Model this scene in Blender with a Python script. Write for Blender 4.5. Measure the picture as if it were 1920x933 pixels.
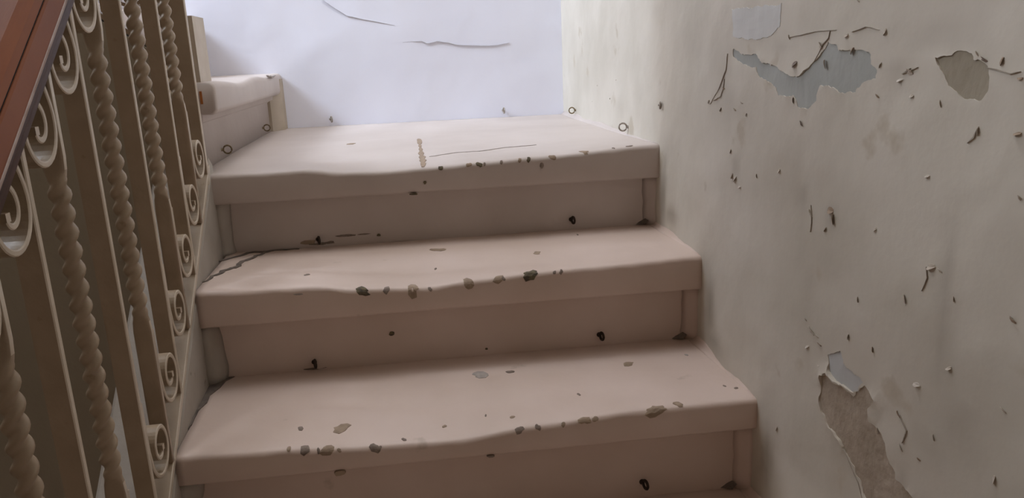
import bpy, bmesh, math, random
from mathutils import Vector, Matrix, noise
from mathutils.geometry import delaunay_2d_cdt

for o in list(bpy.data.objects):
    bpy.data.objects.remove(o)
S = bpy.context.scene
COL = S.collection
random.seed(7)

# ---------------------------------------------------------------- camera
cam_data = bpy.data.cameras.new('camera')
cam = bpy.data.objects.new('camera', cam_data)
COL.objects.link(cam)
cam_data.sensor_width = 36.0
cam_data.lens = 1430.55 / 1920 * 36.0
cam_data.clip_start = 0.02
RIGHT = Vector((0.9882677, -0.1469544, -0.0416107))
FWD = Vector((0.1324756, 0.9603541, -0.2452960))
UP = Vector((0.0760083, 0.2369057, 0.9685548))
m = Matrix((RIGHT, UP, -FWD)).transposed().to_4x4()
m.translation = Vector((0.35263, -1.04405, 0.53294))
cam.matrix_world = m
S.camera = cam

# ---------------------------------------------------------------- light
world = bpy.data.worlds.new('stairwell air')
S.world = world
world.use_nodes = True
bg = world.node_tree.nodes['Background']
bg.inputs['Color'].default_value = (1.0, 0.70, 0.53, 1)
bg.inputs['Strength'].default_value = 0.145

def area(name, loc, target, sx, sy, power, color):
    l = bpy.data.lights.new(name, 'AREA')
    l.shape = 'RECTANGLE'; l.size = sx; l.size_y = sy
    l.energy = power; l.color = color
    o = bpy.data.objects.new(name, l); COL.objects.link(o)
    o.location = loc
    d = Vector(target) - Vector(loc)
    o.rotation_euler = d.to_track_quat('-Z', 'Y').to_euler()
    return o
# daylight from the bright part of the sky, entering obliquely through the tall window in the left wall
area('sky_light', (-4.4, -0.35, 4.7), (0.3, 1.2, 0.6), 3.2, 2.6, 1420, (0.66, 0.79, 1.0))
# the rest of the sky in that window
area('window_daylight', (-1.86, 0.96, 2.0), (0.3, 0.85, 0.6), 0.75, 1.9, 42, (0.88, 0.93, 1.0))
# overhead fill, added to brighten the treads; no such source is seen
area('overhead_fill', (0.27, 0.68, 3.15), (0.10, 0.80, 0.0), 1.0, 1.1, 25, (0.98, 0.97, 1.0))

S.view_settings.view_transform = 'Standard'
S.view_settings.look = 'None'
S.view_settings.gamma = 1.0
S.view_settings.use_curve_mapping = False
S.view_settings.exposure = 0.17

# ---------------------------------------------------------------- stair measures
G_ = 0.24264; H_ = 0.17; W_ = 0.8684; OV = 0.03621
WA = 0.01307; NB = -0.02243; LC = -0.02838
TH = {0: 0.0507, 1: 0.0648, 2: 0.0655}
PITCH = 0.735
YB = 2 * G_ + 0.98315                      # back wall at x = 0
def xr(y): return W_ + WA * y
def yback(x): return YB + NB * x
def ynose(k, x): return k * G_ + NB * x
SAG = {0: [(0.002, -0.0022), (0.126, -0.0067), (0.278, -0.0157), (0.395, -0.0198), (0.516, -0.0082), (0.68, 0.0011), (0.869, 0.0015)], 1: [(-0.004, 0.0011), (0.082, -0.003), (0.17, -0.0035), (0.267, -0.016), (0.377, -0.0219), (0.47, -0.0147), (0.564, -0.0094), (0.66, -0.007), (0.876, -0.0014)], 2: [(-0.015, -0.0055), (0.089, -0.0077), (0.16, -0.0067), (0.241, -0.0168), (0.314, -0.019), (0.398, -0.0166), (0.505, -0.0122), (0.613, -0.0077), (0.879, 0.0044)]}
CHIPS = {0: [(0.2291, 0.0562, 0.0154, 0.011, 1), (0.167, 0.0621, 0.0049, 0.0055, 2), (0.1562, 0.0052, 0.0039, 0.0042, 1), (0.1792, 0.0038, 0.0085, 0.0067, 2), (0.2114, 0.0003, 0.0101, 0.0083, 1), (0.1987, -0.0019, 0.0023, 0.0041, 2), (0.2283, 0.0001, 0.0031, 0.0033, 1), (0.2792, -0.0088, 0.0077, 0.0066, 2), (0.2871, -0.02, 0.0031, 0.0032, 2), (0.3845, 0.0414, 0.0032, 0.009, 1), (0.3225, 0.0139, 0.0031, 0.0043, 2), (0.4951, -0.005, 0.0062, 0.0067, 2), (0.5232, -0.0144, 0.0046, 0.005, 2), (0.5618, -0.0138, 0.0039, 0.0033, 1), (0.4894, 0.0375, 0.0032, 0.0054, 1), (0.5947, -0.012, 0.0085, 0.0067, 1), (0.6112, -0.0048, 0.0047, 0.0051, 1), (0.7057, 0.0005, 0.0125, 0.0121, 1), (0.7449, 0.0109, 0.0079, 0.007, 1), (0.6044, 0.081, 0.0025, 0.0049, 2), (0.4565, 0.1928, 0.0154, 0.0115, 3), (0.5096, 0.1926, 0.0063, 0.0057, 2), (0.7168, 0.1816, 0.0108, 0.008, 1), (0.8393, 0.0585, 0.0025, 0.0029, 2), (0.8539, 0.0468, 0.0033, 0.0038, 2), (0.8289, 0.1986, 0.0027, 0.0095, 3), (0.4501, 0.0553, 0.0016, 0.0028, 2)],
 1: [(0.267, -0.0621, 0.0104, 0.0217, 4), (0.308, -0.0265, 0.0062, 0.013, 2), (0.3523, -0.0448, 0.0123, 0.0159, 1), (0.3823, -0.0498, 0.0035, 0.0126, 2), (0.4499, -0.0424, 0.0105, 0.0145, 1), (0.5027, -0.0403, 0.0088, 0.0129, 1), (0.5605, -0.0395, 0.0114, 0.0229, 4), (0.6144, -0.0128, 0.0036, 0.0084, 2), (0.6022, -0.0165, 0.0027, 0.0067, 2), (0.592, 0.1143, 0.0078, 0.0081, 1), (0.3967, 0.0785, 0.0024, 0.0076, 2), (0.1668, 0.073, 0.0048, 0.0074, 2), (0.4061, 0.1825, 0.0154, 0.0109, 1), (0.511, -0.0459, 0.0035, 0.0064, 2), (0.6966, 0.2253, 0.0021, 0.0093, 2)],
 2: [(0.4259, -0.1341, 0.0047, 0.0212, 4), (0.4831, -0.0766, 0.0049, 0.0309, 1), (0.5023, -0.0774, 0.0058, 0.0231, 4), (0.5139, -0.0827, 0.0029, 0.0152, 2), (0.5482, -0.041, 0.0039, 0.0161, 2), (0.604, -0.0415, 0.0049, 0.0244, 4), (0.5853, -0.006, 0.004, 0.0169, 1), (0.6528, -0.0206, 0.0069, 0.0251, 1), (0.7203, 0.0119, 0.0099, 0.0263, 1), (0.8158, 0.0129, 0.0068, 0.022, 2), (0.7813, 0.0105, 0.0029, 0.0174, 2), (0.2301, 0.3851, 0.0119, 0.0259, 1)]}
FACE_CHIPS = [(0, 0.2255, -0.0525, 0.01, 0.0039, 0, 1), (2, 0.393, 0.2948, 0.0032, 0.0032, 0, 4), (2, 0.3681, 0.2726, 0.0074, 0.0022, 0, 4), (2, 0.2915, 0.1865, 0.0038, 0.0034, 1, 4), (2, 0.2268, 0.19, 0.0215, 0.0022, 1, 2), (1, 0.3095, 0.0572, 0.0052, 0.0041, 1, 4), (1, 0.4782, 0.0131, 0.0029, 0.0021, 1, 4)]
WHITE = [(0.1143, 0.5874), (-0.0411, 0.5847), (-0.0399, 0.5573), (-0.0138, 0.5443), (0.0274, 0.5399), (0.1113, 0.546)]
BLUE = [(0.11, 0.5281), (0.0661, 0.5198), (0.0302, 0.5214), (0.006, 0.5084), (-0.0253, 0.5049), (-0.0646, 0.4947), (-0.0939, 0.4901), (-0.12, 0.5022), (-0.1384, 0.512), (-0.1558, 0.5245), (-0.167, 0.5321), (-0.1876, 0.5302), (-0.1942, 0.5225), (-0.2189, 0.5222), (-0.2345, 0.5235), (-0.2505, 0.5177), (-0.2557, 0.5078), (-0.2673, 0.5008), (-0.2635, 0.4923), (-0.2439, 0.489), (-0.2271, 0.4767), (-0.1968, 0.4755), (-0.1787, 0.481), (-0.1543, 0.4818), (-0.149, 0.4736), (-0.1469, 0.4638), (-0.1254, 0.451), (-0.1012, 0.453), (-0.0857, 0.4659), (-0.0448, 0.4641), (-0.0359, 0.4764), (-0.0154, 0.4812), (0.0144, 0.4878), (0.0285, 0.5008), (0.0697, 0.5062), (0.1092, 0.5161)]
TAN = [(-0.358, 0.5145), (-0.3781, 0.5168), (-0.3918, 0.5202), (-0.4059, 0.5178), (-0.4094, 0.512), (-0.4187, 0.5097), (-0.427, 0.5074), (-0.4314, 0.4996), (-0.4331, 0.4882), (-0.4252, 0.4769), (-0.405, 0.4777), (-0.3902, 0.4831), (-0.3803, 0.4889), (-0.3758, 0.4949), (-0.371, 0.5022), (-0.3626, 0.5083)]
BROWN = [(-0.1945, 0.118), (-0.2097, 0.1264), (-0.226, 0.1207), (-0.2499, 0.1224), (-0.2648, 0.1186), (-0.2841, 0.1428), (-0.2979, 0.1389), (-0.309, 0.134), (-0.3003, 0.1199), (-0.3048, 0.1052), (-0.3234, 0.1013), (-0.3343, 0.0937), (-0.344, 0.0759), (-0.3577, 0.064), (-0.3863, 0.0569), (-0.4054, 0.0452), (-0.3316, -0.0031), (-0.3038, 0.0056), (-0.2781, 0.0316), (-0.2597, 0.0394), (-0.2431, 0.0525), (-0.2174, 0.0578), (-0.1996, 0.0717), (-0.1917, 0.0831), (-0.1956, 0.0961)]
PALE = [(-0.2041, 0.1477), (-0.2331, 0.1645), (-0.2405, 0.1517), (-0.2641, 0.1477), (-0.2822, 0.1453), (-0.2649, 0.1222), (-0.2508, 0.1245), (-0.227, 0.1229), (-0.2094, 0.1288)]
FLAKES = [(-0.066, 0.541, 0.0039), (0.1409, 0.4685, 0.0045), (0.1681, 0.4504, 0.0037), (0.0691, 0.4495, 0.0052), (-0.1097, 0.4316, 0.0045), (-0.087, 0.4605, 0.0038), (-0.088, 0.507, 0.0061), (-0.2714, 0.5067, 0.0032), (-0.3217, 0.5002, 0.0056), (-0.2707, 0.4742, 0.0045), (-0.3274, 0.4767, 0.0031), (-0.3721, 0.4712, 0.0036), (-0.4231, 0.5122, 0.0045), (-0.4688, 0.4972, 0.0027), (-0.4259, 0.4506, 0.0039), (0.0857, 0.3302, 0.0062), (-0.1407, 0.3191, 0.0074), (-0.1896, 0.3321, 0.0071), (0.105, 0.3718, 0.0036), (-0.0543, 0.3626, 0.0039), (-0.4846, 0.4005, 0.0027), (0.4594, 0.4206, 0.0045), (-0.1473, 0.1768, 0.0031), (-0.1775, 0.1638, 0.0045), (-0.2477, 0.1897, 0.0042), (-0.2995, 0.1928, 0.0034), (-0.1844, 0.1257, 0.0023), (-0.0831, -0.0158, 0.0043), (-0.3183, 0.1007, 0.0035), (-0.3902, 0.1056, 0.0033), (-0.4903, 0.2099, 0.0034), (-0.3829, 0.3128, 0.006), (-0.3962, 0.3127, 0.003), (-0.3515, 0.1387, 0.0046), (-0.4088, 0.14, 0.0038), (-0.4196, 0.2911, 0.0024), (-0.1638, 0.5073, 0.0071), (-0.2189, 0.5222, 0.0048), (-0.1491, 0.5293, 0.0058), (-0.4125, 0.5177, 0.0034), (-0.2764, 0.5406, 0.0039), (-0.4451, 0.5109, 0.0033)]
WALL_CRACKS = [[(0.3799, 0.5865), (0.4084, 0.5886), (0.4383, 0.5874), (0.4545, 0.5803), (0.4884, 0.5854), (0.5218, 0.5809), (0.5549, 0.5714), (0.6226, 0.5671), (0.6738, 0.5667), (0.7169, 0.5732)], [(0.1471, 0.7219), (0.177, 0.699), (0.2148, 0.6725), (0.2786, 0.6576), (0.3591, 0.6387)]]
MARKS = [[(-0.1714, 0.5454), (-0.1676, 0.537), (-0.1552, 0.5299), (-0.1475, 0.5212), (-0.1361, 0.5098)], [(-0.0674, 0.541), (-0.0955, 0.5429), (-0.1347, 0.5467), (-0.1852, 0.5461)], [(0.1397, 0.4827), (0.143, 0.4684), (0.1508, 0.4554), (0.1791, 0.4472)], [(-0.1396, 0.3294), (-0.1433, 0.3196), (-0.146, 0.3075), (-0.1446, 0.2951)], [(-0.0582, 0.3218), (-0.0637, 0.2963), (-0.0822, 0.2661), (-0.1092, 0.2388), (-0.1452, 0.197)], [(-0.322, 0.5039), (-0.309, 0.4984), (-0.3173, 0.5007), (-0.3335, 0.505)], [(-0.3767, 0.3112), (-0.3797, 0.3009), (-0.3738, 0.2852)], [(-0.3552, 0.1387), (-0.3679, 0.1261), (-0.3628, 0.1096)], [(-0.3191, 0.1024), (-0.3454, 0.099)], [(-0.2165, 0.5427), (-0.2417, 0.5474), (-0.2667, 0.5431)], [(-0.4273, 0.5058), (-0.44, 0.5042), (-0.4585, 0.5009), (-0.4685, 0.5028)], [(-0.2456, 0.0472), (-0.2607, 0.0407), (-0.2763, 0.0277), (-0.289, 0.0171), (-0.2998, 0.0021)], [(0.1278, 0.5222), (0.1344, 0.4977), (0.1581, 0.4679), (0.1948, 0.4403)], [(-0.4262, 0.453), (-0.4222, 0.4441), (-0.4142, 0.4385)]]
SPECKS = [(0.1516, 0.4341, 0.0042), (0.202, 0.4443, 0.0042), (0.0935, 0.4376, 0.0052), (0.0509, 0.4324, 0.0031), (0.0981, 0.3326, 0.0052), (0.069, 0.3202, 0.0042), (-0.1624, 0.1657, 0.0073), (-0.1851, 0.1556, 0.0052), (-0.154, 0.1399, 0.0042), (-0.2638, 0.2419, 0.0037), (-0.3486, 0.2687, 0.0042), (0.0111, 0.3455, 0.0031), (-0.3775, 0.1847, 0.0052), (-0.3619, 0.1027, 0.0042), (-0.4895, 0.1394, 0.0042), (-0.4907, 0.2943, 0.0042), (-0.4209, 0.2207, 0.0042), (-0.2842, 0.3292, 0.0031), (-0.1967, 0.3235, 0.0073), (-0.18, 0.3064, 0.0042), (1.0475, 0.4011, 0.0026), (0.8627, 0.4172, 0.0026), (0.9838, 0.4464, 0.0021), (0.7951, 0.465, 0.0021), (-0.2229, 0.5761, 0.0031), (-0.2061, 0.5395, 0.0042), (-0.3055, 0.4919, 0.0042), (-0.473, 0.4526, 0.0042), (-0.3642, 0.4007, 0.0031)]

# ---------------------------------------------------------------- helpers
def link(name, me, mat, parent=None, kind=None, label=None, smooth=False):
    if isinstance(me, bmesh.types.BMesh):
        bm = me
        bmesh.ops.recalc_face_normals(bm, faces=bm.faces[:])
        me = bpy.data.meshes.new(name)
        bm.to_mesh(me); bm.free()
    if mat and not me.materials:
        me.materials.append(mat)
    if smooth:
        for p in me.polygons: p.use_smooth = True
    o = bpy.data.objects.new(name, me)
    COL.objects.link(o)
    if parent:
        o.parent = parent
        if parent.get('world_children'): o.matrix_parent_inverse = Matrix.Translation(parent.location).inverted()
    if kind: o['kind'] = kind
    if label: o['label'] = label
    return o

def empty(name, label, cat, loc=(0, 0, 0), group=None):
    o = bpy.data.objects.new(name, None); COL.objects.link(o)
    o.empty_display_size = 0.05
    o.location = loc; o['label'] = label; o['category'] = cat
    if group: o['group'] = group
    return o

def box(bm, x0, x1, y0, y1, z0, z1):
    v = [bm.verts.new((x, y, z)) for x in (x0, x1) for y in (y0, y1) for z in (z0, z1)]
    for f in ((0, 1, 3, 2), (4, 6, 7, 5), (0, 4, 5, 1), (2, 3, 7, 6), (0, 2, 6, 4), (1, 5, 7, 3)):
        bm.faces.new([v[i] for i in f])

def rings(bm, rows, closed_ring=True, caps=True):
    vr = [[bm.verts.new(p) for p in r] for r in rows]
    n = len(vr[0])
    for a, b in zip(vr, vr[1:]):
        for i in range(n if closed_ring else n - 1):
            j = (i + 1) % n
            bm.faces.new((a[i], a[j], b[j], b[i]))
    if caps and closed_ring:
        bm.faces.new(vr[0]); bm.faces.new(vr[-1][::-1])
    return vr

def tube(bm, pts, r, seg=8, closed=False):
    pts = [Vector(p) for p in pts]
    rows = []
    n = len(pts)
    for i, p in enumerate(pts):
        a = pts[(i - 1) % n] if closed or i else p
        b = pts[(i + 1) % n] if closed or i < n - 1 else p
        t = (b - a).normalized()
        s = t.orthogonal() if abs(t.z) > 0.95 else t.cross(Vector((0, 0, 1)))
        s.normalize(); u = s.cross(t)
        rows.append([p + r * (math.cos(q) * s + math.sin(q) * u)
                     for q in [2 * math.pi * k / seg for k in range(seg)]])
    if closed:
        vr = [[bm.verts.new(q) for q in row] for row in rows]
        for k in range(n):
            A, B = vr[k], vr[(k + 1) % n]
            for i in range(seg):
                bm.faces.new((A[i], A[(i + 1) % seg], B[(i + 1) % seg], B[i]))
    else:
        rings(bm, rows)

# ---------------------------------------------------------------- materials
def mat(name, col, col2=None, scale=6.0, rough=0.6, bump=0.0, bscale=60.0, spec=0.4,
        spots=None, spot_scale=30.0, spot_at=0.68, detail=6, metallic=0.0, coat=0.0, stretch=(1, 1, 1)):
    M = bpy.data.materials.new(name); M.use_nodes = True
    nt = M.node_tree; N = nt.nodes; L = nt.links
    b = N['Principled BSDF']
    b.inputs['Roughness'].default_value = rough
    b.inputs['Specular IOR Level'].default_value = spec
    b.inputs['Metallic'].default_value = metallic
    b.inputs['Coat Weight'].default_value = coat
    tc = N.new('ShaderNodeTexCoord'); mp = N.new('ShaderNodeMapping')
    mp.inputs['Scale'].default_value = stretch
    L.new(tc.outputs['Object'], mp.inputs['Vector'])
    nz = N.new('ShaderNodeTexNoise'); nz.inputs['Scale'].default_value = scale
    nz.inputs['Detail'].default_value = detail
    L.new(mp.outputs['Vector'], nz.inputs['Vector'])
    rp = N.new('ShaderNodeValToRGB')
    rp.color_ramp.elements[0].position = 0.35; rp.color_ramp.elements[1].position = 0.65
    rp.color_ramp.elements[0].color = (*(col2 or col), 1)
    rp.color_ramp.elements[1].color = (*col, 1)
    L.new(nz.outputs['Fac'], rp.inputs['Fac'])
    out = rp.outputs['Color']
    if spots:
        n2 = N.new('ShaderNodeTexNoise'); n2.inputs['Scale'].default_value = spot_scale
        n2.inputs['Detail'].default_value = 4
        L.new(mp.outputs['Vector'], n2.inputs['Vector'])
        r2 = N.new('ShaderNodeValToRGB')
        r2.color_ramp.elements[0].position = spot_at; r2.color_ramp.elements[1].position = spot_at + 0.06
        L.new(n2.outputs['Fac'], r2.inputs['Fac'])
        mx = N.new('ShaderNodeMix'); mx.data_type = 'RGBA'
        L.new(r2.outputs['Color'], mx.inputs['Factor'])
        L.new(out, mx.inputs['A']); mx.inputs['B'].default_value = (*spots, 1)
        out = mx.outputs['Result']
    L.new(out, b.inputs['Base Color'])
    if bump:
        n3 = N.new('ShaderNodeTexNoise'); n3.inputs['Scale'].default_value = bscale
        n3.inputs['Detail'].default_value = 5
        L.new(mp.outputs['Vector'], n3.inputs['Vector'])
        bp = N.new('ShaderNodeBump'); bp.inputs['Strength'].default_value = bump
        bp.inputs['Distance'].default_value = 0.004
        L.new(n3.outputs['Fac'], bp.inputs['Height'])
        L.new(bp.outputs['Normal'], b.inputs['Normal'])
    return M, out

def wall_mat(name, col, col2, stain, **k):
    """painted plaster whose placed stains come from a mesh attribute"""
    M, out = mat(name, col, col2, **k)
    nt = M.node_tree; N = nt.nodes; L = nt.links
    at = N.new('ShaderNodeAttribute'); at.attribute_name = 'stain'
    mx = N.new('ShaderNodeMix'); mx.data_type = 'RGBA'
    L.new(at.outputs['Fac'], mx.inputs['Factor'])
    L.new(out, mx.inputs['A']); mx.inputs['B'].default_value = (*stain, 1)
    L.new(mx.outputs['Result'], N['Principled BSDF'].inputs['Base Color'])
    return M

M_STEP = mat('cream step paint', (0.67, 0.545, 0.475), (0.60, 0.48, 0.405), scale=5, rough=0.5, bump=0.25, bscale=25,
             spots=(0.50, 0.40, 0.33), spot_scale=16, spot_at=0.70)[0]
M_LAND = mat('landing paint', (0.57, 0.50, 0.455), (0.51, 0.44, 0.395), scale=5, rough=0.5, bump=0.25, bscale=25)[0]
M_RW = wall_mat('cream wall paint', (0.655, 0.605, 0.52), (0.55, 0.505, 0.42), (0.35, 0.31, 0.25), scale=4.2,
                rough=0.65, bump=0.55, bscale=14, spots=(0.53, 0.47, 0.375), spot_scale=11, spot_at=0.66, detail=9)
M_BW = mat('bluish white wall paint', (0.88, 0.89, 0.98), (0.84, 0.85, 0.95), scale=3, rough=0.6, bump=0.6, bscale=9)[0]
M_SP = mat('olive spandrel plaster', (0.40, 0.355, 0.275), (0.36, 0.32, 0.245), scale=4, rough=0.7, bump=0.2)[0]
M_STR = mat('grey string plaster', (0.44, 0.40, 0.35), (0.36, 0.32, 0.27), scale=9, rough=0.75, bump=0.6, bscale=30,
            spots=(0.22, 0.19, 0.15), spot_scale=22, spot_at=0.68)[0]
M_PIER = mat('lit pier plaster', (0.74, 0.66, 0.52), (0.68, 0.60, 0.46), rough=0.6, bump=0.2)[0]  # light falling on the pier is put into this paler colour
M_IRON = mat('brown cream painted iron', (0.37, 0.285, 0.20), (0.30, 0.225, 0.15), scale=14, rough=0.42, bump=0.2, bscale=90,
             spots=(0.24, 0.17, 0.10), spot_scale=45, spot_at=0.70, spec=0.5)[0]
M_IRONE = mat('lighter cream iron', (0.62, 0.54, 0.44), (0.54, 0.46, 0.36), scale=20, rough=0.45, bump=0.15, bscale=90,
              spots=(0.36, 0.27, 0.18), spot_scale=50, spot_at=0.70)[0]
M_WOOD = mat('varnished brown wood', (0.27, 0.088, 0.034), (0.21, 0.064, 0.026), scale=12, rough=0.5, bump=0.05, bscale=80,
             spec=0.22, stretch=(6, 0.7, 0.7))[0]
M_WOODD = mat('shaded molding wood', (0.075, 0.033, 0.024), (0.05, 0.024, 0.018), scale=12, rough=0.5, spec=0.2, stretch=(6, 0.7, 0.7))[0]  # shade under the handrail is put into this dark colour
M_GLINT = mat('wood edge highlight', (0.42, 0.33, 0.29), (0.30, 0.20, 0.16), scale=40, rough=0.5)[0]  # glint on the handrail edge, put into a paler colour
M_GAP = mat('black wood joint', (0.012, 0.01, 0.01), rough=0.8)[0]
M_BLUE = mat('bare grey blue coat', (0.44, 0.45, 0.42), (0.38, 0.39, 0.36), scale=12, rough=0.75, bump=0.2)[0]
M_TAN = mat('bare tan plaster', (0.36, 0.315, 0.24), (0.31, 0.27, 0.20), scale=10, rough=0.8, bump=0.3)[0]
M_BROWN = mat('bare brown render', (0.45, 0.375, 0.295), (0.35, 0.285, 0.215), scale=26, rough=0.85, bump=0.6, bscale=70)[0]
M_WHITE = mat('white filler patch', (0.66, 0.655, 0.63), (0.62, 0.615, 0.59), scale=8, rough=0.7)[0]
M_PALE = mat('pale blue coat', (0.55, 0.55, 0.53), (0.48, 0.48, 0.46), scale=12, rough=0.75)[0]
M_FLAKE = mat('curled paint flake', (0.56, 0.51, 0.44), (0.46, 0.39, 0.31), scale=60, rough=0.7)[0]
M_CH = {1: mat('chip tan', (0.36, 0.27, 0.19), (0.27, 0.20, 0.14), scale=90, rough=0.8)[0],
        2: mat('chip brown', (0.27, 0.215, 0.175), (0.16, 0.12, 0.095), scale=120, rough=0.8)[0],
        3: mat('chip grey', (0.45, 0.40, 0.36), (0.33, 0.29, 0.26), scale=90, rough=0.8)[0],
        4: mat('chip dark', (0.07, 0.055, 0.04), (0.16, 0.13, 0.07), scale=150, rough=0.8)[0]}
M_CRACK = mat('crack shadow dirt', (0.19, 0.155, 0.13), (0.11, 0.09, 0.075), scale=60, rough=0.9)[0]
M_WCRACK = mat('wall crack dirt', (0.44, 0.42, 0.43), rough=0.9)[0]
M_WMARK = mat('wall crack grime', (0.43, 0.38, 0.315), (0.30, 0.26, 0.21), scale=80, rough=0.9)[0]
M_RET = mat('tan return plaster', (0.50, 0.425, 0.335), (0.42, 0.35, 0.265), scale=14, rough=0.7)[0]
M_BRASS = mat('aged brass', (0.30, 0.23, 0.13), (0.16, 0.12, 0.07), scale=200, rough=0.35, metallic=0.7)[0]
M_RUST = mat('rusted iron', (0.05, 0.03, 0.02), (0.025, 0.017, 0.013), scale=200, rough=0.8)[0]
M_PEYE = mat('paint smeared brass', (0.42, 0.37, 0.31), (0.20, 0.16, 0.12), scale=150, rough=0.5)[0]
M_SPOT = mat('orange rust', (0.42, 0.15, 0.04), rough=0.8)[0]
M_GLASS = bpy.data.materials.new('window glass'); M_GLASS.use_nodes = True
_t = M_GLASS.node_tree; _t.nodes.remove(_t.nodes['Principled BSDF'])
_a = _t.nodes.new('ShaderNodeBsdfTransparent'); _g = _t.nodes.new('ShaderNodeBsdfGlossy'); _g.inputs['Roughness'].default_value = 0.02
_x = _t.nodes.new('ShaderNodeMixShader'); _x.inputs['Fac'].default_value = 0.06
_t.links.new(_a.outputs[0], _x.inputs[1]); _t.links.new(_g.outputs[0], _x.inputs[2])
_t.links.new(_x.outputs[0], _t.nodes['Material Output'].inputs['Surface'])
M_FRAME = mat('white window paint', (0.7, 0.7, 0.68), rough=0.5)[0]
M_DULL = mat('dim stairwell plaster', (0.50, 0.45, 0.38), (0.46, 0.41, 0.34), rough=0.8)[0]

# ---------------------------------------------------------------- the walls
def interp(t, x):
    if x <= t[0][0]: return t[0][1]
    for (a, b), (c, d) in zip(t, t[1:]):
        if x <= c:
            f = (x - a) / (c - a); f = f * f * (3 - 2 * f)
            return b + (d - b) * f
    return t[-1][1]

def inside(p, poly):
    r = False; n = len(poly)
    for i in range(n):
        a, b = poly[i], poly[i - 1]
        if (a[1] > p[1]) != (b[1] > p[1]) and p[0] < (b[0] - a[0]) * (p[1] - a[1]) / (b[1] - a[1]) + a[0]:
            r = not r
    return r

def edge_dist(p, poly):
    best = 9
    for i in range(len(poly)):
        a = Vector(poly[i - 1]); b = Vector(poly[i]); q = Vector(p)
        d = b - a; t = max(0, min(1, (q - a).dot(d) / max(d.length_squared, 1e-12)))
        best = min(best, (a + d * t - q).length)
    return best

def rough_poly(poly, amp, step=0.003, seed=0):
    out = []
    for i in range(len(poly)):
        a = Vector(poly[i]); b = Vector(poly[(i + 1) % len(poly)])
        n = max(1, int((b - a).length / step))
        for k in range(n):
            p = a + (b - a) * (k / n)
            v = noise.noise_vector(Vector((p.x * 90 + seed, p.y * 90, seed))) + .7 * noise.noise_vector(Vector((p.x * 260 + seed, p.y * 260, seed)))
            out.append((p.x + amp * v.x, p.y + amp * v.y))
    return out

PATCHES = [(rough_poly(BLUE, .0025, seed=1), M_BLUE, 'grey blue bared coat'),
           (rough_poly(TAN, .002, seed=2), M_TAN, 'tan bared plaster'),
           (rough_poly(BROWN, .003, seed=3), M_BROWN, 'rough brown bared render'),
           (rough_poly(PALE, .003, seed=4), M_PALE, 'pale blue grey bared coat')]
STAINS = [(-0.405, 0.30, .012, .055, .6), (-0.41, 0.235, .014, .05, .5), (-0.435, 0.17, .03, .035, .45), (-0.19, 0.325, .012, .016, .6),
          (-0.115, 0.335, .012, .02, .5), (-0.125, 0.29, .006, .04, .4), (-0.15, 0.22, .01, .03, .25),
          (0.085, 0.35, .014, .02, .5), (0.12, 0.45, .03, .03, .35), (-0.30, 0.50, .02, .015, .4),
          (-0.25, 0.08, .02, .03, .3), (-0.40, 0.13, .03, .02, .35), (-0.37, 0.06, .012, .016, .5),
          (0.435, 0.25, .02, .06, .9), (0.385, 0.212, .035, .02, .7), (0.18, 0.09, .022, .055, .85), (0.15, 0.03, .04, .02, .7), (-0.055, -0.08, .022, .06, .9), (0.43, 0.31, .012, .02, .6),
          (0.56, 0.19, .03, .02, .5), (0.31, 0.02, .03, .02, .5), (-0.05, 0.53, .03, .012, .3), (-0.36, 0.535, .05, .012, .3),
          (0.75, 0.40, .06, .02, .2), (0.6, 0.44, .04, .03, .2)]
BASE_DISP = 0.0025
Y0, Y1, Z0, Z1 = -0.72, yback(xr(1.4)), -0.40, 1.0

def wall_disp(y, z):
    f = min(1, (y - Y0) / .08, (Y1 - y) / .05, (z - Z0) / .08, (Z1 - z) / .08)
    f = max(0, f)
    d = 0.004 * noise.noise(Vector((y * 4, z * 4, 3.1))) + 0.0022 * noise.noise(Vector((y * 13, z * 13, 9.2))) \
        + 0.0008 * noise.noise(Vector((y * 45, z * 45, 4.4)))
    return d * f

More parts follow.
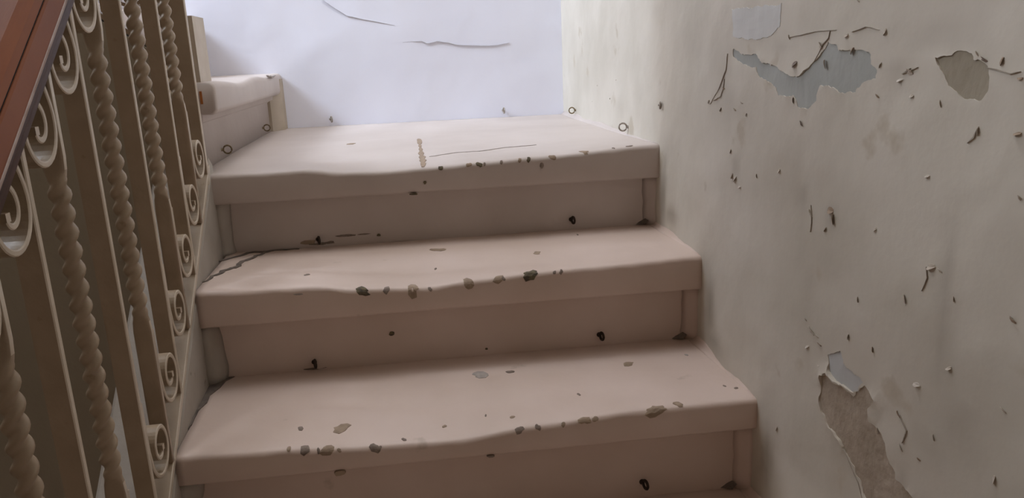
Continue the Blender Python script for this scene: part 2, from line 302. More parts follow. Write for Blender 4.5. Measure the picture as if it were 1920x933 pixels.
def wall_right():
    st = 0.013
    pts = []; edges = []
    polys = [p for p, _, _ in PATCHES]
    for P in polys:
        b = len(pts); pts += [Vector(q) for q in P]
        edges += [(b + i, b + (i + 1) % len(P)) for i in range(len(P))]
    ny = int((Y1 - Y0) / st); nz = int((Z1 - Z0) / st)
    for i in range(ny + 1):
        for j in range(nz + 1):
            q = (Y0 + (Y1 - Y0) * i / ny, Z0 + (Z1 - Z0) * j / nz)
            near = any(min(c[0] for c in P) - .006 < q[0] < max(c[0] for c in P) + .006 and
                       min(c[1] for c in P) - .006 < q[1] < max(c[1] for c in P) + .006 and
                       (edge_dist(q, P) < .004) for P in polys)
            if not near: pts.append(Vector(q))
    V, E, F, *_ = delaunay_2d_cdt(pts, edges, [], 0, 1e-5)
    bm = bmesh.new()
    stain = bm.verts.layers.float.new('stain')
    bv = []
    boxes = [(min(c[0] for c in P), max(c[0] for c in P), min(c[1] for c in P), max(c[1] for c in P)) for P in polys]
    for v in V:
        y, z = v
        x = xr(y) - wall_disp(y, z)
        for P, (a, b, c, d) in zip(polys, boxes):
            if a - .02 < y < b + .02 and c - .02 < z < d + .02:
                e = edge_dist((y, z), P)
                if e < .014:
                    n = noise.noise(Vector((y * 35, z * 35, 1.7)))
                    x -= max(0, n + (.15 if P is polys[2] else 0)) * (.006 if P is polys[2] else .0028) * (1 - e / .014)
        w = bm.verts.new((x, y, z))
        s = 0
        for cy, cz, ry, rz, k in STAINS:
            q = ((y - cy) / ry) ** 2 + ((z - cz) / rz) ** 2
            if q < 4:
                q *= 1 + .7 * noise.noise(Vector((y * 40, z * 40, 5)))
                s = max(s, k * math.exp(-q * 1.1))
        w[stain] = s
        bv.append(w)
    for f in F:
        c = sum((V[i] for i in f), Vector((0, 0))) / len(f)
        if any(a < c.x < b and cc < c.y < d and inside(c, P) for P, (a, b, cc, d) in zip(polys, boxes)): continue
        bm.faces.new([bv[i] for i in f])
    # thickness of the paint skin round the bare patches
    rim = [e for e in bm.edges if len(e.link_faces) == 1 and
           Y0 + .02 < e.verts[0].co.y < Y1 - .02 and Z0 + .02 < e.verts[0].co.z < Z1 - .02]
    ex = bmesh.ops.extrude_edge_only(bm, edges=rim)
    for v in [g for g in ex['geom'] if isinstance(g, bmesh.types.BMVert)]:
        v.co.x = xr(v.co.y) - wall_disp(v.co.y, v.co.z) + .0035
    for e in rim: e.smooth = False
    for g in ex['geom']:
        if isinstance(g, bmesh.types.BMEdge): g.smooth = False
    # the wall beyond the worn field
    def quad(a, b, c, d):
        bm.faces.new([bm.verts.new((xr(y), y, z)) for y, z in ((a, c), (b, c), (b, d), (a, d))])
    YE = 1.50
    quad(-2.6, Y0, -1.5, 3.1); quad(Y1, YE, -1.5, 3.1); quad(Y0, Y1, -1.5, Z0); quad(Y0, Y1, Z1, 3.1)
    for f in bm.faces:
        f.normal_update()
        if f.normal.x > 0.01: f.normal_flip()
    me = bpy.data.meshes.new('wall_right'); bm.to_mesh(me); bm.free()
    w = link('wall_right', me, M_RW, kind='structure', smooth=True)
    # bared patches lie just behind the paint skin
    for P, m_, lab in PATCHES:
        bm = bmesh.new()
        F2 = delaunay_2d_cdt([Vector(q) for q in P], [(i, (i + 1) % len(P)) for i in range(len(P))], [], 1, 1e-5)
        vs = [bm.verts.new((xr(q.x) - wall_disp(q.x, q.y) + .0008, q.x, q.y)) for q in F2[0]]
        for f in F2[2]: bm.faces.new([vs[i] for i in f])
        ex = bmesh.ops.extrude_face_region(bm, geom=bm.faces[:])
        for v in [g for g in ex['geom'] if isinstance(g, bmesh.types.BMVert)]: v.co.x += .004
        link('bare_patch', bm, m_, w, label=lab)
    # a pale patch of filler lies on the paint
    P = rough_poly(WHITE, .002, seed=8)
    bm = bmesh.new()
    n = len(P)
    inner = [(min(q[0] for q in P) + .008 * i, min(q[1] for q in P) + .008 * j) for i in range(30) for j in range(12)]
    inner = [q for q in inner if inside(q, P) and edge_dist(q, P) > .003]
    F2 = delaunay_2d_cdt([Vector(q) for q in P + inner], [(i, (i + 1) % n) for i in range(n)], [], 1, 1e-5)
    vs = [bm.verts.new((xr(q.x) - wall_disp(q.x, q.y) - .0005, q.x, q.y)) for q in F2[0]]
    for f in F2[2]: bm.faces.new([vs[i] for i in f])
    ex = bmesh.ops.extrude_face_region(bm, geom=bm.faces[:])
    for v in [g for g in ex['geom'] if isinstance(g, bmesh.types.BMVert)]: v.co.x += .003
    link('filler_patch', bm, M_WHITE, w, label='pale smooth filler patch')
    # curled flakes
    for i, (y, z, r) in enumerate(FLAKES + SPECKS):
        bm = bmesh.new()
        a = random.uniform(0, math.pi); e = random.uniform(.35, .6)
        n = 9; rim_ = []
        base = xr(y) - wall_disp(y, z)
        c = bm.verts.new((base - .0015, y, z))
        for k in range(n):
            q = 2 * math.pi * k / n
            rr = r * random.uniform(.75, 1.25)
            u, v = rr * math.cos(q), rr * e * math.sin(q)
            yy, zz = u * math.cos(a) - v * math.sin(a), u * math.sin(a) + v * math.cos(a)
            lift = max(0, math.sin(q)) * r * .55
            rim_.append(bm.verts.new((base - .0006 - lift, y + yy, z + zz)))
        for k in range(n): bm.faces.new((c, rim_[k], rim_[(k + 1) % n]))
        ex = bmesh.ops.extrude_face_region(bm, geom=bm.faces[:])
        for v in [g for g in ex['geom'] if isinstance(g, bmesh.types.BMVert)]: v.co.x += .0006
        link('paint_flake', bm, M_CH[2] if i in (4, 5, 12, 6) else M_CH[1] if i % 4 == 1 else M_FLAKE, w)
    return w

def ribbon(pts, wid, normal_axis, depth, mat_, parent, name='crack'):
    """thin crevice strip along a polyline; pts are 3D, widened in the plane normal to normal_axis"""
    bm = bmesh.new(); P = [Vector(p) for p in pts]
    Q = []
    for a, b in zip(P, P[1:]):
        for k in range(4):
            q = a + (b - a) * k / 4
            v = noise.noise_vector(q * 70)
            v[normal_axis] = 0
            Q.append(q + v * wid * .8)
    Q.append(P[-1])
    ax = Vector((0, 0, 0)); ax[normal_axis] = 1
    rows = []
    for i, p in enumerate(Q):
        t = (Q[min(i + 1, len(Q) - 1)] - Q[max(i - 1, 0)]).normalized()
        s = t.cross(ax).normalized()
        w = wid * (.25 + .75 * math.sin(math.pi * (i + .5) / len(Q))) * (.7 + .5 * abs(noise.noise(p * 120)))
        rows.append([p + s * w / 2 + ax * depth, p - s * w / 2 + ax * depth, p - s * w / 2 - ax * depth, p + s * w / 2 - ax * depth])
    rings(bm, rows)
    return link(name, bm, mat_, parent)

wr = wall_right()
for i, L_ in enumerate(MARKS):
    if i in (4, 8): continue
    ribbon([(xr(y) - wall_disp(y, z) - .0006, y, z) for y, z in L_], (.0011, .0008, .0016, .0013, .0009)[i % 5], 0, .0008, M_WMARK, wr)

def grid_wall(name, x0, x1, z0, z1, st, yfun, m_, disp):
    bm = bmesh.new()
    nx = max(1, int((x1 - x0) / st)); nz = max(1, int((z1 - z0) / st))
    g = []
    for i in range(nx + 1):
        row = []
        for j in range(nz + 1):
            x = x0 + (x1 - x0) * i / nx; z = z0 + (z1 - z0) * j / nz
            row.append(bm.verts.new((x, yfun(x) - disp(x, z), z)))
        g.append(row)
    for i in range(nx):
        for j in range(nz):
            bm.faces.new((g[i][j], g[i + 1][j], g[i + 1][j + 1], g[i][j + 1]))
    return link(name, bm, m_, kind='structure', smooth=True)

wb = grid_wall('wall_back', -2.0, 1.0, 0.0, 3.1, 0.03, yback, M_BW,
               lambda x, z: 0.004 * noise.noise(Vector((x * 4, z * 4, 7))) + 0.0015 * noise.noise(Vector((x * 14, z * 14, 2))))
for L_, wd in zip(WALL_CRACKS, (.0022, .0014)):
    ribbon([(x, yback(x) - .001, z) for x, z in L_], wd, 1, .0030, M_WCRACK, wb)

# left wall with the tall window that lights the landing
bm = bmesh.new()
WY0, WY1, WZ0, WZ1 = 0.56, 1.36, 1.0, 3.02
for a, b, c, d in ((-2.6, WY0, -1.5, 3.1), (WY1, 1.55, -1.5, 3.1), (WY0, WY1, -1.5, WZ0), (WY0, WY1, WZ1, 3.1)):
    box(bm, -2.05, -1.9, a, b, c, d)
wl = link('wall_left', bm, M_DULL, kind='structure')
bm = bmesh.new()
for a, b, c, d in ((WY0, WY0 + .05, WZ0, WZ1), (WY1 - .05, WY1, WZ0, WZ1), (WY0, WY1, WZ0, WZ0 + .05), (WY0, WY1, WZ1 - .05, WZ1),
                   ((WY0 + WY1) / 2 - .02, (WY0 + WY1) / 2 + .02, WZ0, WZ1), (WY0, WY1, 1.93, 1.97)):
    box(bm, -2.0, -1.95, a, b, c, d)
wf = link('window_1', bm, M_FRAME, kind='structure')
bm = bmesh.new(); box(bm, -1.978, -1.972, WY0 + .02, WY1 - .02, WZ0 + .02, WZ1 - .02)
link('pane', bm, M_GLASS, wf)
bm = bmesh.new()                       # ceiling with an opening added for the overhead fill
for a, b, c, d in ((-2.05, -0.3, -2.6, 1.6), (0.8, 1.05, -2.6, 1.6), (-0.3, 0.8, -2.6, -0.1), (-0.3, 0.8, 1.25, 1.6)):
    box(bm, a, b, c, d, 3.1, 3.2)
link('ceiling', bm, M_DULL, kind='structure')
bm = bmesh.new()                       # unseen curb added to block sky_light from the ceiling opening
for a, b, c, d in ((-0.38, -0.3, -0.18, 1.33), (0.8, 0.88, -0.18, 1.33), (-0.3, 0.8, -0.18, -0.1), (-0.3, 0.8, 1.25, 1.33)):
    box(bm, a, b, c, d, 3.2, 3.7)
link('added_curb_1', bm, M_FRAME, kind='structure')
bm = bmesh.new(); box(bm, -2.05, 1.05, -2.6, 1.6, -1.6, -1.5)
link('floor', bm, M_DULL, kind='structure')

# ---------------------------------------------------------------- lower staircase
stair = empty('staircase', 'lower flight of worn cream painted steps with landing between railing and peeling wall', 'staircase', (0.43, -0.5, -1.5))
stair['world_children'] = 1

def sag(k, x): return interp(SAG[k], x) if k in SAG else interp(SAG[0], x)
def surf(k, x, yo):
    """height of tread k at x, yo metres behind its nosing line"""
    f = max(0, 1 - yo / (.20 if k < 2 else .3)) ** 1.4
    z = k * H_ + sag(k, x) * f
    z += .0012 * noise.noise(Vector((x * 9, yo * 9, k))) * min(1, yo / .05)
    return z

def step_mesh(k, x0, x1, back, drop):
    bm = bmesh.new()
    n = 72; th = TH.get(k, .055); rows = []
    for i in range(n + 1):
        x = x0 + (x1(k) - x0) * i / n
        yn = ynose(k, x) + .0012 * noise.noise(Vector((x * 22, k * 5.0, 0)))
        bk = back(x) - yn
        pr = []
        ys = [bk * (1 - q) + .014 * q for q in [j / 14 for j in range(15)]]
        for y in ys: pr.append((x, yn + y, surf(k, x, y)))
        z = surf(k, x, .012); r = .009 + .003 * noise.noise(Vector((x * 30, k, 3)))
        for a in (20, 45, 70, 90):
            A = math.radians(a)
            pr.append((x, yn + r * (1 - math.sin(A)), z - r * (1 - math.cos(A))))
        zb = k * H_ - th
        pr.append((x, yn + .001, (z - r + zb) / 2))
        pr.append((x, yn + .0015, zb + .004)); pr.append((x, yn + .006, zb))
        pr.append((x, yn + OV - .004, zb + .001)); pr.append((x, yn + OV, zb - .005))
        pr.append((x, yn + OV + .002 * noise.noise(Vector((x * 5, k, 8))), k * H_ - H_ * .75))
        pr.append((x, yn + OV - .001, k * H_ - H_ + .004)); pr.append((x, yn + OV, k * H_ - H_ - drop))
        pr.append((x, yn + bk, k * H_ - H_ - drop))
        rows.append(pr)
    rings(bm, rows)
    return bm

def wrap(k, x, py, eps):
    """point on tread k, py metres behind the nosing line, following the rounded edge down the face"""
    yn = ynose(k, x) + .0012 * noise.noise(Vector((x * 22, k * 5.0, 0)))
    r = .009 + .003 * noise.noise(Vector((x * 30, k, 3)))
    z = surf(k, x, .012)
    if py >= r: return (x, yn + py, surf(k, x, max(py, .012)) + eps)
    a = (r - py) / r
    if a <= math.pi / 2: return (x, yn + r - (r + eps) * math.sin(a), z - r + (r + eps) * math.cos(a))
    return (x, yn - eps, z - r - (r - py - r * math.pi / 2))

def chip(k, x, yo, rx, ry, c, parent):
    """flake of missing paint on tread k, wrapped over the nosing"""
    bm = bmesh.new(); n = 11
    ry = min(ry, max(rx * 1.1, .004)); yo = max(yo, ry * .15)
    ph = random.uniform(0, 6)
    sc = [1 + .28 * math.sin(2 * 2 * math.pi * i / n + ph) + random.uniform(-.22, .22) for i in range(n)]
    def ring(f, eps): return [bm.verts.new(wrap(k, x + f * rx * sc[i] * math.cos(2 * math.pi * i / n), yo + f * ry * sc[i] * math.sin(2 * math.pi * i / n), eps)) for i in range(n)]
    R = [ring(1.0, -.002), ring(1.0, .0006), ring(.66, .0009), ring(.33, .0009)]
    for A, B in zip(R, R[1:]):
        for i in range(n): bm.faces.new((A[i], A[(i + 1) % n], B[(i + 1) % n], B[i]))
    bm.faces.new(R[-1]); bm.faces.new(R[0][::-1])
    return link('paint_chip', bm, M_CH[c], parent)

def face_chip(k, x, z, rx, rz, recessed, c, parent):
    bm = bmesh.new(); n = 9
    yf = ynose(k, x) + (OV if recessed else .0008)
    tv = []; bv = []
    for i in range(n):
        q = 2 * math.pi * i / n; s = random.uniform(.75, 1.25)
        p = (x + rx * s * math.cos(q), yf - .0012, z + rz * s * math.sin(q))
        tv.append(bm.verts.new(p)); bv.append(bm.verts.new((p[0], yf + .004, p[2])))
    bm.faces.new(tv); bm.faces.new(bv[::-1])
    for i in range(n):
        j = (i + 1) % n; bm.faces.new((tv[i], bv[i], bv[j], tv[j]))
    return link('paint_chip', bm, M_CH[c], parent)

def cove(bm, k, y0, y1, z):
    """rounded plaster seam between a tread and the right wall"""
    n = 10; rows = []
    for i in range(n + 1):
        y = y0 + (y1 - y0) * i / n; x = xr(y)
        yo = y - ynose(k, x); zz = surf(k, x - .02, max(0, yo))
        w = (.015 + .005 * noise.noise(Vector((y * 14, k * 3.0, 1)))) * min(1, .1 + i / 8)
        rows.append([(x - w, y, zz - .001), (x - w * .55, y, zz + w * .08), (x - w * .25, y, zz + w * .28), (x - w * .07, y, zz + w * .6),
                     (x + .004, y, zz + w * 1.15), (x + .012, y, zz - .004)])
    rings(bm, rows)

steps = {}
for k in range(2, -5, -1):
    land = k == 2
    back = (lambda x: yback(x) + .02) if land else (lambda x, k=k: ynose(k + 1, x) + OV + .02)
    s = link('landing' if land else 'step', step_mesh(k, (-.048 if land else LC * k * G_ - .003), lambda k: xr(k * G_) + .006, back, .012),
             M_LAND if land else M_STEP, stair, smooth=True)
    me = s.data
    steps[k] = s
    for c in CHIPS.get(k, []): chip(k, *c, s)
    yr = ynose(k, .87)
    bm = bmesh.new(); cove(bm, k, yr + .012, (yback(.87) if land else yr + G_ + OV + .003), 0)
    link('cove_seam', bm, s.data.materials[0], s, smooth=True)
    # plaster fillets in the two corners under the nosing
    zb, zt = k * H_ - H_ - .004, k * H_ - TH.get(k, .055) + .002
    bm = bmesh.new(); rows = []
    for i in range(7):
        z = zb + (zt - zb) * i / 6; w = .024 + .006 * noise.noise(Vector((k * 2.0, z * 30, 2)))
        y = yr + OV; x = xr(y)
        rows.append([(x + .004, y - w, z), (x - w * .2, y - w * .55, z), (x - w * .55, y - w * .2, z), (x - w, y + .001, z), (x + .004, y + .004, z)])
    rings(bm, rows); link('corner_fillet', bm, s.data.materials[0], s, smooth=True)
    bm = bmesh.new(); rows = []
    yl = ynose(k, 0) + OV; xl = LC * yl
    for i in range(9):
        z = zb + (zt - zb) * i / 8; w = .03 + .012 * noise.noise(Vector((k * 2.7, z * 25, 6)))
        rows.append([(xl - .006, yl - w, z), (xl + w * .3, yl - w * .75, z), (xl + w * .6, yl - w * .35, z), (xl + w * .75, yl + .002, z), (xl - .006, yl + .004, z)])
    rings(bm, rows); link('corner_fillet', bm, M_STR, s, smooth=True, label='crumbling grey corner plaster')
for k, x, z, rx, rz, rec, c in FACE_CHIPS: face_chip(k, x, z, rx, rz, rec, c, steps[k])

for a in ((2, .150, .181, .016, .005, 1, 1), (2, .192, .178, .010, .003, 1, 2), (2, .172, .1765, .022, .0025, 1, 2), (1, .168, .0035, .022, .0022, 1, 2),
          (2, .262, .1905, .012, .0016, 1, 2), (0, .45, -.05, .006, .0015, 0, 2), (1, .16, .155, .008, .0016, 0, 3), (2, .63, .315, .004, .006, 0, 2)):
    face_chip(*a[:6], a[6], steps[a[0]])
# cracks and torn paint
L2 = steps[2]; L1 = steps[1]; L0 = steps[0]
def on(k, pts): return [(x, y, surf(k, x, y - ynose(k, x)) + .0003) for x, y in pts]
ribbon(on(2, [(.41, .593), (.4625, .612), (.52, .607), (.58, .635), (.65, .64)]), .006, 2, .0006, M_CH[3], L2)
bm = bmesh.new(); rows = []
for yy, xc, w in ((.90, .396, .002), (.885, .396, .010), (.83, .396, .012), (.79, .395, .011), (.765, .3945, .004), (.74, .394, .007), (.72, .394, .003), (.69, .394, .009), (.67, .394, .005), (.64, .393, .013),
                  (.615, .393, .006), (.595, .394, .015), (.575, .393, .009), (.555, .394, .015), (.54, .393, .008), (.52, .393, .011), (.50, .392, .008), (.487, .391, .005)):
    zz = surf(2, xc, yy - ynose(2, xc))
    rows.append([(xc - w / 2, yy, zz + .0011), (xc + w / 2, yy, zz + .0011), (xc + w / 2, yy, zz - .002), (xc - w / 2, yy, zz - .002)])
rings(bm, rows); link('worn_scar', bm, M_CH[1], L2)
ribbon(on(1, [(-.012, .300), (-.002, .340), (.014, .377), (.030, .405), (.038, .447), (.052, .475), (.075, .515)]), .013, 2, .0012, M_CRACK, L1)
ribbon(on(1, [(-.012, .45), (.03, .506), (.08, .514), (.13, .512)]), .012, 2, .0012, M_CRACK, L1)
bm = bmesh.new()
tp = on(0, [(-.010, .055), (-.002, .10), (-.004, .145), (.004, .175), (.002, .205), (.012, .235), (.016, .262), (.030, .281), (-.008, .281), (-.018, .20), (-.017, .11)])
f = bm.faces.new([bm.verts.new((x, y, z + .0012)) for x, y, z in tp])
ex = bmesh.ops.extrude_face_region(bm, geom=[f])
for v in [g for g in ex['geom'] if isinstance(g, bmesh.types.BMVert)]: v.co.z -= .004
link('torn_edge', bm, M_CRACK, L0)
for k, xx in ((1, .845), (0, .84), (2, .85)):      # dirt heaped in the right-hand corners at the foot of the risers
    bm = bmesh.new()
    yb_ = ynose(k, xx) + OV; zz = (k - 1) * H_
    v0 = [bm.verts.new(p) for p in ((xx - .016, yb_ + .001, zz + .001), (xx + .004, yb_ - .010, zz + .002), (xx + .012, yb_ - .009, zz + .010), (xx + .006, yb_ - .003, zz + .014), (xx - .006, yb_ - .0005, zz + .007))]
    c_ = bm.verts.new((xx, yb_ - .007, zz + .006))
    for i in range(5): bm.faces.new((v0[i], v0[(i + 1) % 5], c_))
    bm.faces.new(v0[::-1])
    link('dirt_heap', bm, M_CRACK, steps[k])

# sloping string under the railing
def string_top(y): return PITCH * y - .014
bm = bmesh.new(); rows = []
for i in range(61):
    y = -1.05 + 1.565 * i / 60; x = LC * y
    a = .003 * noise.noise(Vector((y * 20, 1, 1))); b = .004 * noise.noise(Vector((y * 17, 5, 1)))
    rows.append([(x - .002, y, string_top(y) - .30), (x - .002 + a * .4, y, string_top(y) - .015), (x - .008, y, string_top(y) + a), (x - .05, y, string_top(y) + b),
                 (x - .100, y, string_top(y) + a), (x - .106, y, string_top(y) - .008), (x - .106, y, string_top(y) - .30)])
rings(bm, rows)
link('string', bm, M_STR, stair, smooth=False)

# ---------------------------------------------------------------- upper staircase turning left
up = empty('staircase', 'upper flight turning left from the landing, first step with rounded nosing end', 'staircase', (-0.5, 1.0, -1.5))
up['world_children'] = 1
for j in range(6):
    xf = -.002 - G_ * j; z = 3 * H_ + j * H_
    bm = bmesh.new(); rows = []; n = 36
    y0 = .502 if j == 0 else .575
    for i in range(n + 1):
        y = y0 + (yback(xf) + .01 - y0) * i / n
        e = min(1, (y - y0) / .012) if j == 0 else 1
        dip = (-.010 * math.exp(-((y - .80) / .14) ** 2) - .006 * math.exp(-((y - 1.2) / .1) ** 2)) if j == 0 else -.008 * math.exp(-((y - .95) / .2) ** 2)
        r = .013; sh = (1 - e) * .003
        th = .064
        xx = xf + .0115 * (1.47 - y) / .97 * (j == 0) + .003 * noise.noise(Vector((y * 8, j, 3))) - sh
        back_ = xf - G_ - .06 if (j or y > .53) else xf - .045
        if j == 0 and i == 1: y = .520
        pr = [(back_, y, z + dip * .3 - sh), (max(back_ + .001, xx - .12), y, z + dip * .5 - sh), (max(back_ + .002, xx - .04), y, z + dip * .85 - sh)]
        for a in (0, 30, 60, 90):
            A = math.radians(a); pr.append((xx - r + r * math.sin(A), y, z + dip - r + r * math.cos(A) - sh))
        for a in (90, 60, 30, 0):
            A = math.radians(a); pr.append((xx - r + r * math.sin(A), y, z - th + r - r * math.cos(A) + sh))
        pr += [(xf - .020, y, z - th + sh), (xf - .021, y, z - th - .012), (xf - .030, y, z - th - .016), (xf - .036, y, z - th - .02),
               (xf - .036, y, z - H_ - .01), (back_, y, z - H_ - .01)]
        rows.append(pr)
    rings(bm, rows)
    s = link('step', bm, M_LAND, up, smooth=True)
    if j == 0:
        bm = bmesh.new(); box(bm, -.019, -.0145, .5005, .504, .468, .492); link('rust_spot', bm, M_SPOT, s)
        bm = bmesh.new()         # plaster return built out from the back wall below the nosing
        rows = []
        for i in range(5):
            zz = 2 * H_ - .005 + (H_ - .012) * i / 4
            rows.append([(-.045, 1.375, zz), (-.030, 1.376, zz), (.000, yback(0) - .045, zz), (.0005, yback(0) + .01, zz), (-.045, yback(0) + .01, zz)])
        rings(bm, rows); link('plaster_return', bm, M_RET, s, label='tan plaster return beside the riser')
        ribbon([(-.001, 1.20, .507), (-.001, 1.26, .503), (-.001, 1.33, .506)], .006, 0, .003, M_CH[3], s)
# spandrel wall under the upper flight
def up_line(x): return .513 - .70 * x
bm = bmesh.new()
prof = [(-.044, -1.5), (-.044, .470), (-.060, up_line(-.060) - .012), (-1.9, up_line(-1.9) - .012), (-1.9, -1.5)]
rows = [[(x, y, z) for x, z in prof] for y in (.516, .58)]
rings(bm, rows)
link('spandrel', bm, M_SP, up)
bm = bmesh.new()
rings(bm, [[(-.084, .484, z), (-.038, .530, z), (-.084, .530, z)] for z in (.34, .552)]); link('pier', bm, M_PIER, up, label='corner strip coloured pale cream as if lit')

# ---------------------------------------------------------------- railings
BW_, BT = .023, .0085            # bar width and thickness
def strip_sweep(bm, path, x0, x1, t):
    """flat iron bent along a path in the (y, z) plane, from x0 to x1 wide"""
    P = [Vector((0, a, b)) for a, b in path]; rows = []
    for i, p in enumerate(P):
        tg = (P[min(i + 1, len(P) - 1)] - P[max(i - 1, 0)]).normalized()
        n = Vector((0, -tg.z, tg.y)) * t / 2
        rows.append([(x0, p.y + n.y, p.z + n.z), (x1 - .001, p.y + n.y, p.z + n.z), (x1, p.y + n.y * .6, p.z + n.z * .6), (x1, p.y - n.y * .6, p.z - n.z * .6), (x1 - .001, p.y - n.y, p.z - n.z), (x0, p.y - n.y, p.z - n.z)])
    rings(bm, rows)

def spiral(cy, cz, sgn, lead):
    """scroll: lead-in points, then an inward spiral that starts beside the bar and passes below first"""
    path = list(lead)
    n = 46
    for i in range(n + 1):
        f = i / n
        a = -2 * math.pi * 1.42 * f                   # clockwise seen from +x
        r = .0345 * (1 - f) ** .9 + .0075
        path.append((cy + sgn * r * math.cos(a) * .92, cz + r * math.sin(a) * 1.02))
    return path

def top_scroll_bm():
    bm = bmesh.new()
    p = spiral(-.045, .626, 1, [(-.028, .690), (-.021, .674), (-.013, .657), (-.0085, .645), (-.0065, .635)])
    strip_sweep(bm, p, -BW_, 0, .0062)
    cy, cz = p[-1]; box(bm, -BW_, .0005, cy - .0035, cy + .0045, cz - .004, cz + .004)
    return bm
def low_scroll_bm():
    bm = bmesh.new()
    p = spiral(.0465, .118, -1, [(.0045, .20), (.0045, .175), (.0045, .15), (.005, .132)])
    strip_sweep(bm, p, -BW_, 0, .0062)
    cy, cz = p[-1]; box(bm, -BW_, .0005, cy - .0035, cy + .0035, cz - .004, cz + .004)
    return bm
def flat_bar_bm(z0=.004, z1=.70, w=BW_, t=BT):
    bm = bmesh.new(); c = .0012
    prof = [(-w, -t / 2), (-c, -t / 2), (0, -t / 2 + c), (0, t / 2 - c), (-c, t / 2), (-w, t / 2)]
    rows = [[(x, y, z + (y * PITCH if z < .1 or z > .6 else 0)) for x, y in prof] for z in (z0, z1)]
    rings(bm, rows); return bm
def twisted_bar_bm():
    bm = bmesh.new(); rows = []; n = 20
    za, zb = .222, .570
    def flat(s, z):
        r = []
        for i in range(n):
            q = 2 * math.pi * i / n
            x = max(-1, min(1, 1.35 * math.cos(q))); y = max(-1, min(1, 1.35 * math.sin(q)))
            r.append((-BW_ / 2 + x * BW_ / 2 * s, y * BT / 2, z))
        return r
    rows += [flat(1, .004), flat(1, za - .022), flat(.9, za - .008)]
    m_ = 170
    for k in range(m_ + 1):
        z = za + (zb - za) * k / m_
        tw = math.pi * (z - za) / .0205
        end = min(1, k / 6, (m_ - k) / 6)
        r = []
        for i in range(n):
            q = 2 * math.pi * i / n
            R = .0093 + .0023 * math.cos(2 * (q - tw)) * end
            r.append((-BW_ / 2 + R * math.cos(q), R * math.sin(q), z))
        rows.append(r)
    rows += [flat(.9, zb + .008), flat(1, zb + .022), flat(1, .70)]
    rings(bm, rows); return bm

def mesh_of(name, bm, mt):
    bmesh.ops.recalc_face_normals(bm, faces=bm.faces[:])
    bm.normal_update()
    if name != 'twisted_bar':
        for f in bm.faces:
            if f.normal.x > .6: f.material_index = 1  # faces turned to +x take the lighter cream
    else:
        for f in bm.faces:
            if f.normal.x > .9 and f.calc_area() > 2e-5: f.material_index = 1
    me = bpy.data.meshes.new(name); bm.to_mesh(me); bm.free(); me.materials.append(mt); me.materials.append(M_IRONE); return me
ME_FLAT = mesh_of('flat_bar', flat_bar_bm(), M_IRON)
ME_TW = mesh_of('twisted_bar', twisted_bar_bm(), M_IRON)
for p_ in ME_TW.polygons: p_.use_smooth = True
ME_TOP = mesh_of('top_scroll', top_scroll_bm(), M_IRON)
ME_LOW = mesh_of('bottom_scroll', low_scroll_bm(), M_IRON)

def bar(root, twisted, loc, rz=0, top=True):
    b = link('twisted_bar' if twisted else 'flat_bar', ME_TW if twisted else ME_FLAT, None, root)
    b.location = loc; b.rotation_euler = (0, 0, rz)
    if top: link('top_scroll', ME_TOP, None, b)
    link('bottom_scroll', ME_LOW, None, b)
    return b

def handrail(root, path, tilt=1):
    half = [(.0035, .7335), (.0215, .7335), (.0236, .736), (.0240, .741), (.0232, .766), (.0222, .7692), (.019, .7698),
            (.019, .7722), (.0222, .773), (.0205, .783), (.013, .794), (.002, .802), (-.012, .805)]
    prof = half + [(-.024 - a, b) for a, b in half[-2::-1]]
    bm = bmesh.new()
    rows = [[(x0 + a, y, z0 + b) for a, b in prof] for x0, y, z0 in path]
    rings(bm, rows)
    h = link('handrail', bm, M_WOOD, root, label='varnished brown wooden handrail')
    bm = bmesh.new()
    rows = [[(x0 + a, y, z0 + b) for a, b in ((.003, .681), (.0045, .690), (.0075, .700), (.0085, .712), (.011, .722), (.011, .734), (-.035, .734), (-.035, .722), (-.0315, .700), (-.027, .681))] for x0, y, z0 in path]
    rings(bm, rows)
    link('rail_molding', bm, M_WOODD, h, label='molding under the handrail, coloured dark for its shade')
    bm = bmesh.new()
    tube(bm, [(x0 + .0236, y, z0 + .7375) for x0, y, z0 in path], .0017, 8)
    link('highlight_bead', bm, M_GLINT, h, label='highlight painted along the lower edge of the handrail')
    bm = bmesh.new()
    rows = [[(x0 + a, y, z0 + b) for a, b in ((.0165, .7694), (.0212, .7694), (.0212, .7726), (.0165, .7726))] for x0, y, z0 in path]
    rings(bm, rows)
    link('joint_line', bm, M_GAP, h, label='black joint along the handrail')
    return h

rail = empty('balustrade', 'cream wrought iron railing with scrolls beside the lower steps, brown handrail on top', 'railing')
for k in range(-6, 6):
    y = -.1 + .0915 * k
    bar(rail, k % 2 == 1, (LC * y, y, PITCH * y))
bm = bmesh.new()
ya, yb_ = -.95, .478
rows = [[(LC * y + x, y, PITCH * y + z) for x, z in ((-.032, -.0085), (-.002, -.0085), (.000, -.007), (.000, .0035), (-.001, .0045), (-.032, .0045))] for y in (ya, yb_)]
rings(bm, rows); link('bottom_rail', mesh_of('bottom_rail', bm, M_IRON), None, rail)
bm = bmesh.new()
rows = [[(LC * y + x, y, PITCH * y + z) for x, z in ((-.026, .672), (-.002, .672), (-.002, .682), (-.026, .682))] for y in (ya, yb_)]
rings(bm, rows); link('top_rail', bm, M_IRON, rail)
bm = flat_bar_bm(-.016, .70, .036, .011)
p_ = link('end_post', mesh_of('end_post', bm, M_IRON), None, rail); y = .462; p_.location = (LC * y, y, PITCH * y)
handrail(rail, [(LC * y, y, PITCH * y) for y in (-1.0, -.6, -.2, .1, .3, .48)])

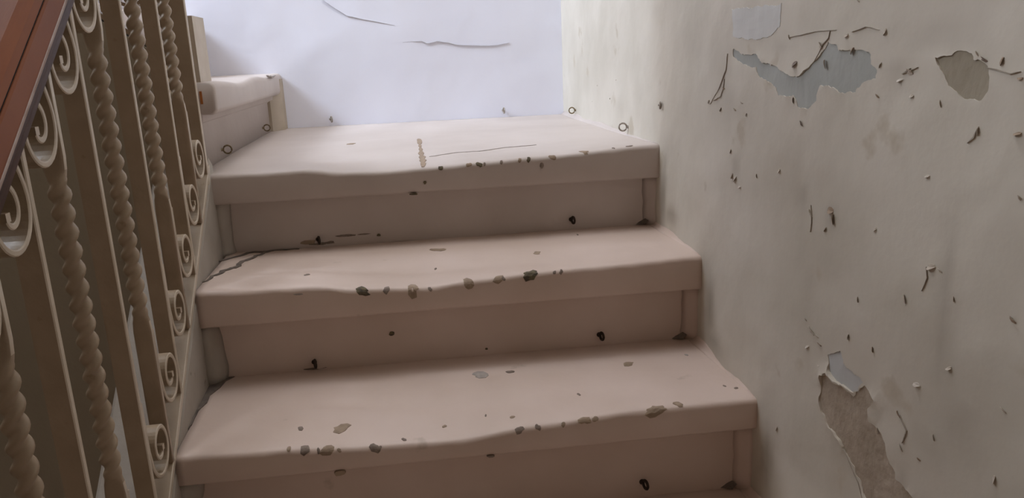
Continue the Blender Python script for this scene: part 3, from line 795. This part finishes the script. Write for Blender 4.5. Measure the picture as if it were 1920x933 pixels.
rail2 = empty('balustrade', 'second iron railing climbing left above the olive spandrel, seen through the bars', 'railing')
for i in range(7):
    x = -.085 - .0915 * i
    b = bar(rail2, i % 2 == 0, (x, .556, up_line(x)), math.pi / 2)
bm = bmesh.new()
rows = [[(x, .535 + a, up_line(x) + z) for a, z in ((-.012, -.008), (.030, -.008), (.030, .002), (-.012, .002))] for x in (-.03, -.80)]
rings(bm, rows); link('bottom_rail', bm, M_IRON, rail2)
bm = bmesh.new(); box(bm, -.024, -.016, .512, .60, .508, .630); link('end_plate', bm, M_IRONE, rail2)
bm = bmesh.new()
rows = [[(x, .545 + a, up_line(x) + z) for a, z in ((-.04, .70), (.04, .70), (.045, .76), (.02, .80), (-.02, .80), (-.045, .76))] for x in (.0, -.80)]
rings(bm, rows); link('handrail', bm, M_WOOD, rail2, label='varnished brown wooden handrail')

# ---------------------------------------------------------------- stair-rod eyelets
def eyelet(loc, out, mt, label, R=.0088, r=.0019, tilt=0.0):
    """ring screw: loc on the wall, out = direction it sticks out"""
    o = Vector(out); up_ = Vector((0, 0, 1))
    root = empty('eyelet', label, 'eyelet', loc, 'stair rod eyelets')
    bm = bmesh.new()
    c = o * (R + .004)
    tube(bm, [c + R * (math.cos(a) * o + math.sin(a) * up_) for a in [2 * math.pi * i / 20 for i in range(20)]], r, 8, True)
    link('ring', bm, mt, root, smooth=True).rotation_euler = (0, 0, tilt)
    bm = bmesh.new(); tube(bm, [o * -.010, o * .0045], r * .95, 8)
    tube(bm, [o * -.002, o * .0015], r * 2.0, 10)
    link('shank', bm, mt, root, smooth=True)
    return root
eyelet((-.038, .705, .360), (1, 0, 0), M_BRASS, 'brass ring eyelet on the upper riser, nearest the railing post')
eyelet((-.038, 1.241, .362), (1, 0, 0), M_BRASS, 'brass ring eyelet on the upper riser, in the far corner by the back wall')
eyelet((.135, yback(.135), .362), (0, -1, 0), M_PEYE, 'painted eyelet low on the bluish back wall, left one near the upper step', tilt=.35)
eyelet((.687, yback(.687), .362), (0, -1, 0), M_PEYE, 'painted eyelet low on the bluish back wall, right one', tilt=.1)
eyelet((xr(1.25), 1.258, .364), (-1, 0, 0), M_BRASS, 'ring eyelet on the right wall nearest the back corner')
eyelet((xr(.69), .69, .361), (-1, 0, 0), M_PEYE, 'paint smeared ring eyelet on the right wall midway along the landing', tilt=-.3)
eyelet((xr(.459), .459, .424), (-1, 0, 0), M_PEYE, 'painted eyelet on the right wall just above the landing nosing', R=.006, tilt=1.2)
for k, x, z, lab in ((2, .169, .186, 'rusty eyelet at the left of the top riser, in scraped paint'),
                     (2, .695, .192, 'rusty eyelet at the right of the top riser below the landing'),
                     (1, .168, .016, 'rusty eyelet at the left of the middle riser'),
                     (1, .690, .022, 'rusty eyelet at the right of the middle riser'),
                     (0, .695, -.142, 'rusty eyelet on the lowest riser at the bottom of the photo')):
    eyelet((x, ynose(k, x) + OV, z), (0, -1, 0), M_RUST, lab, R=.0068, r=.0024, tilt=.25)

for o in (stair, up):
    del o['world_children']
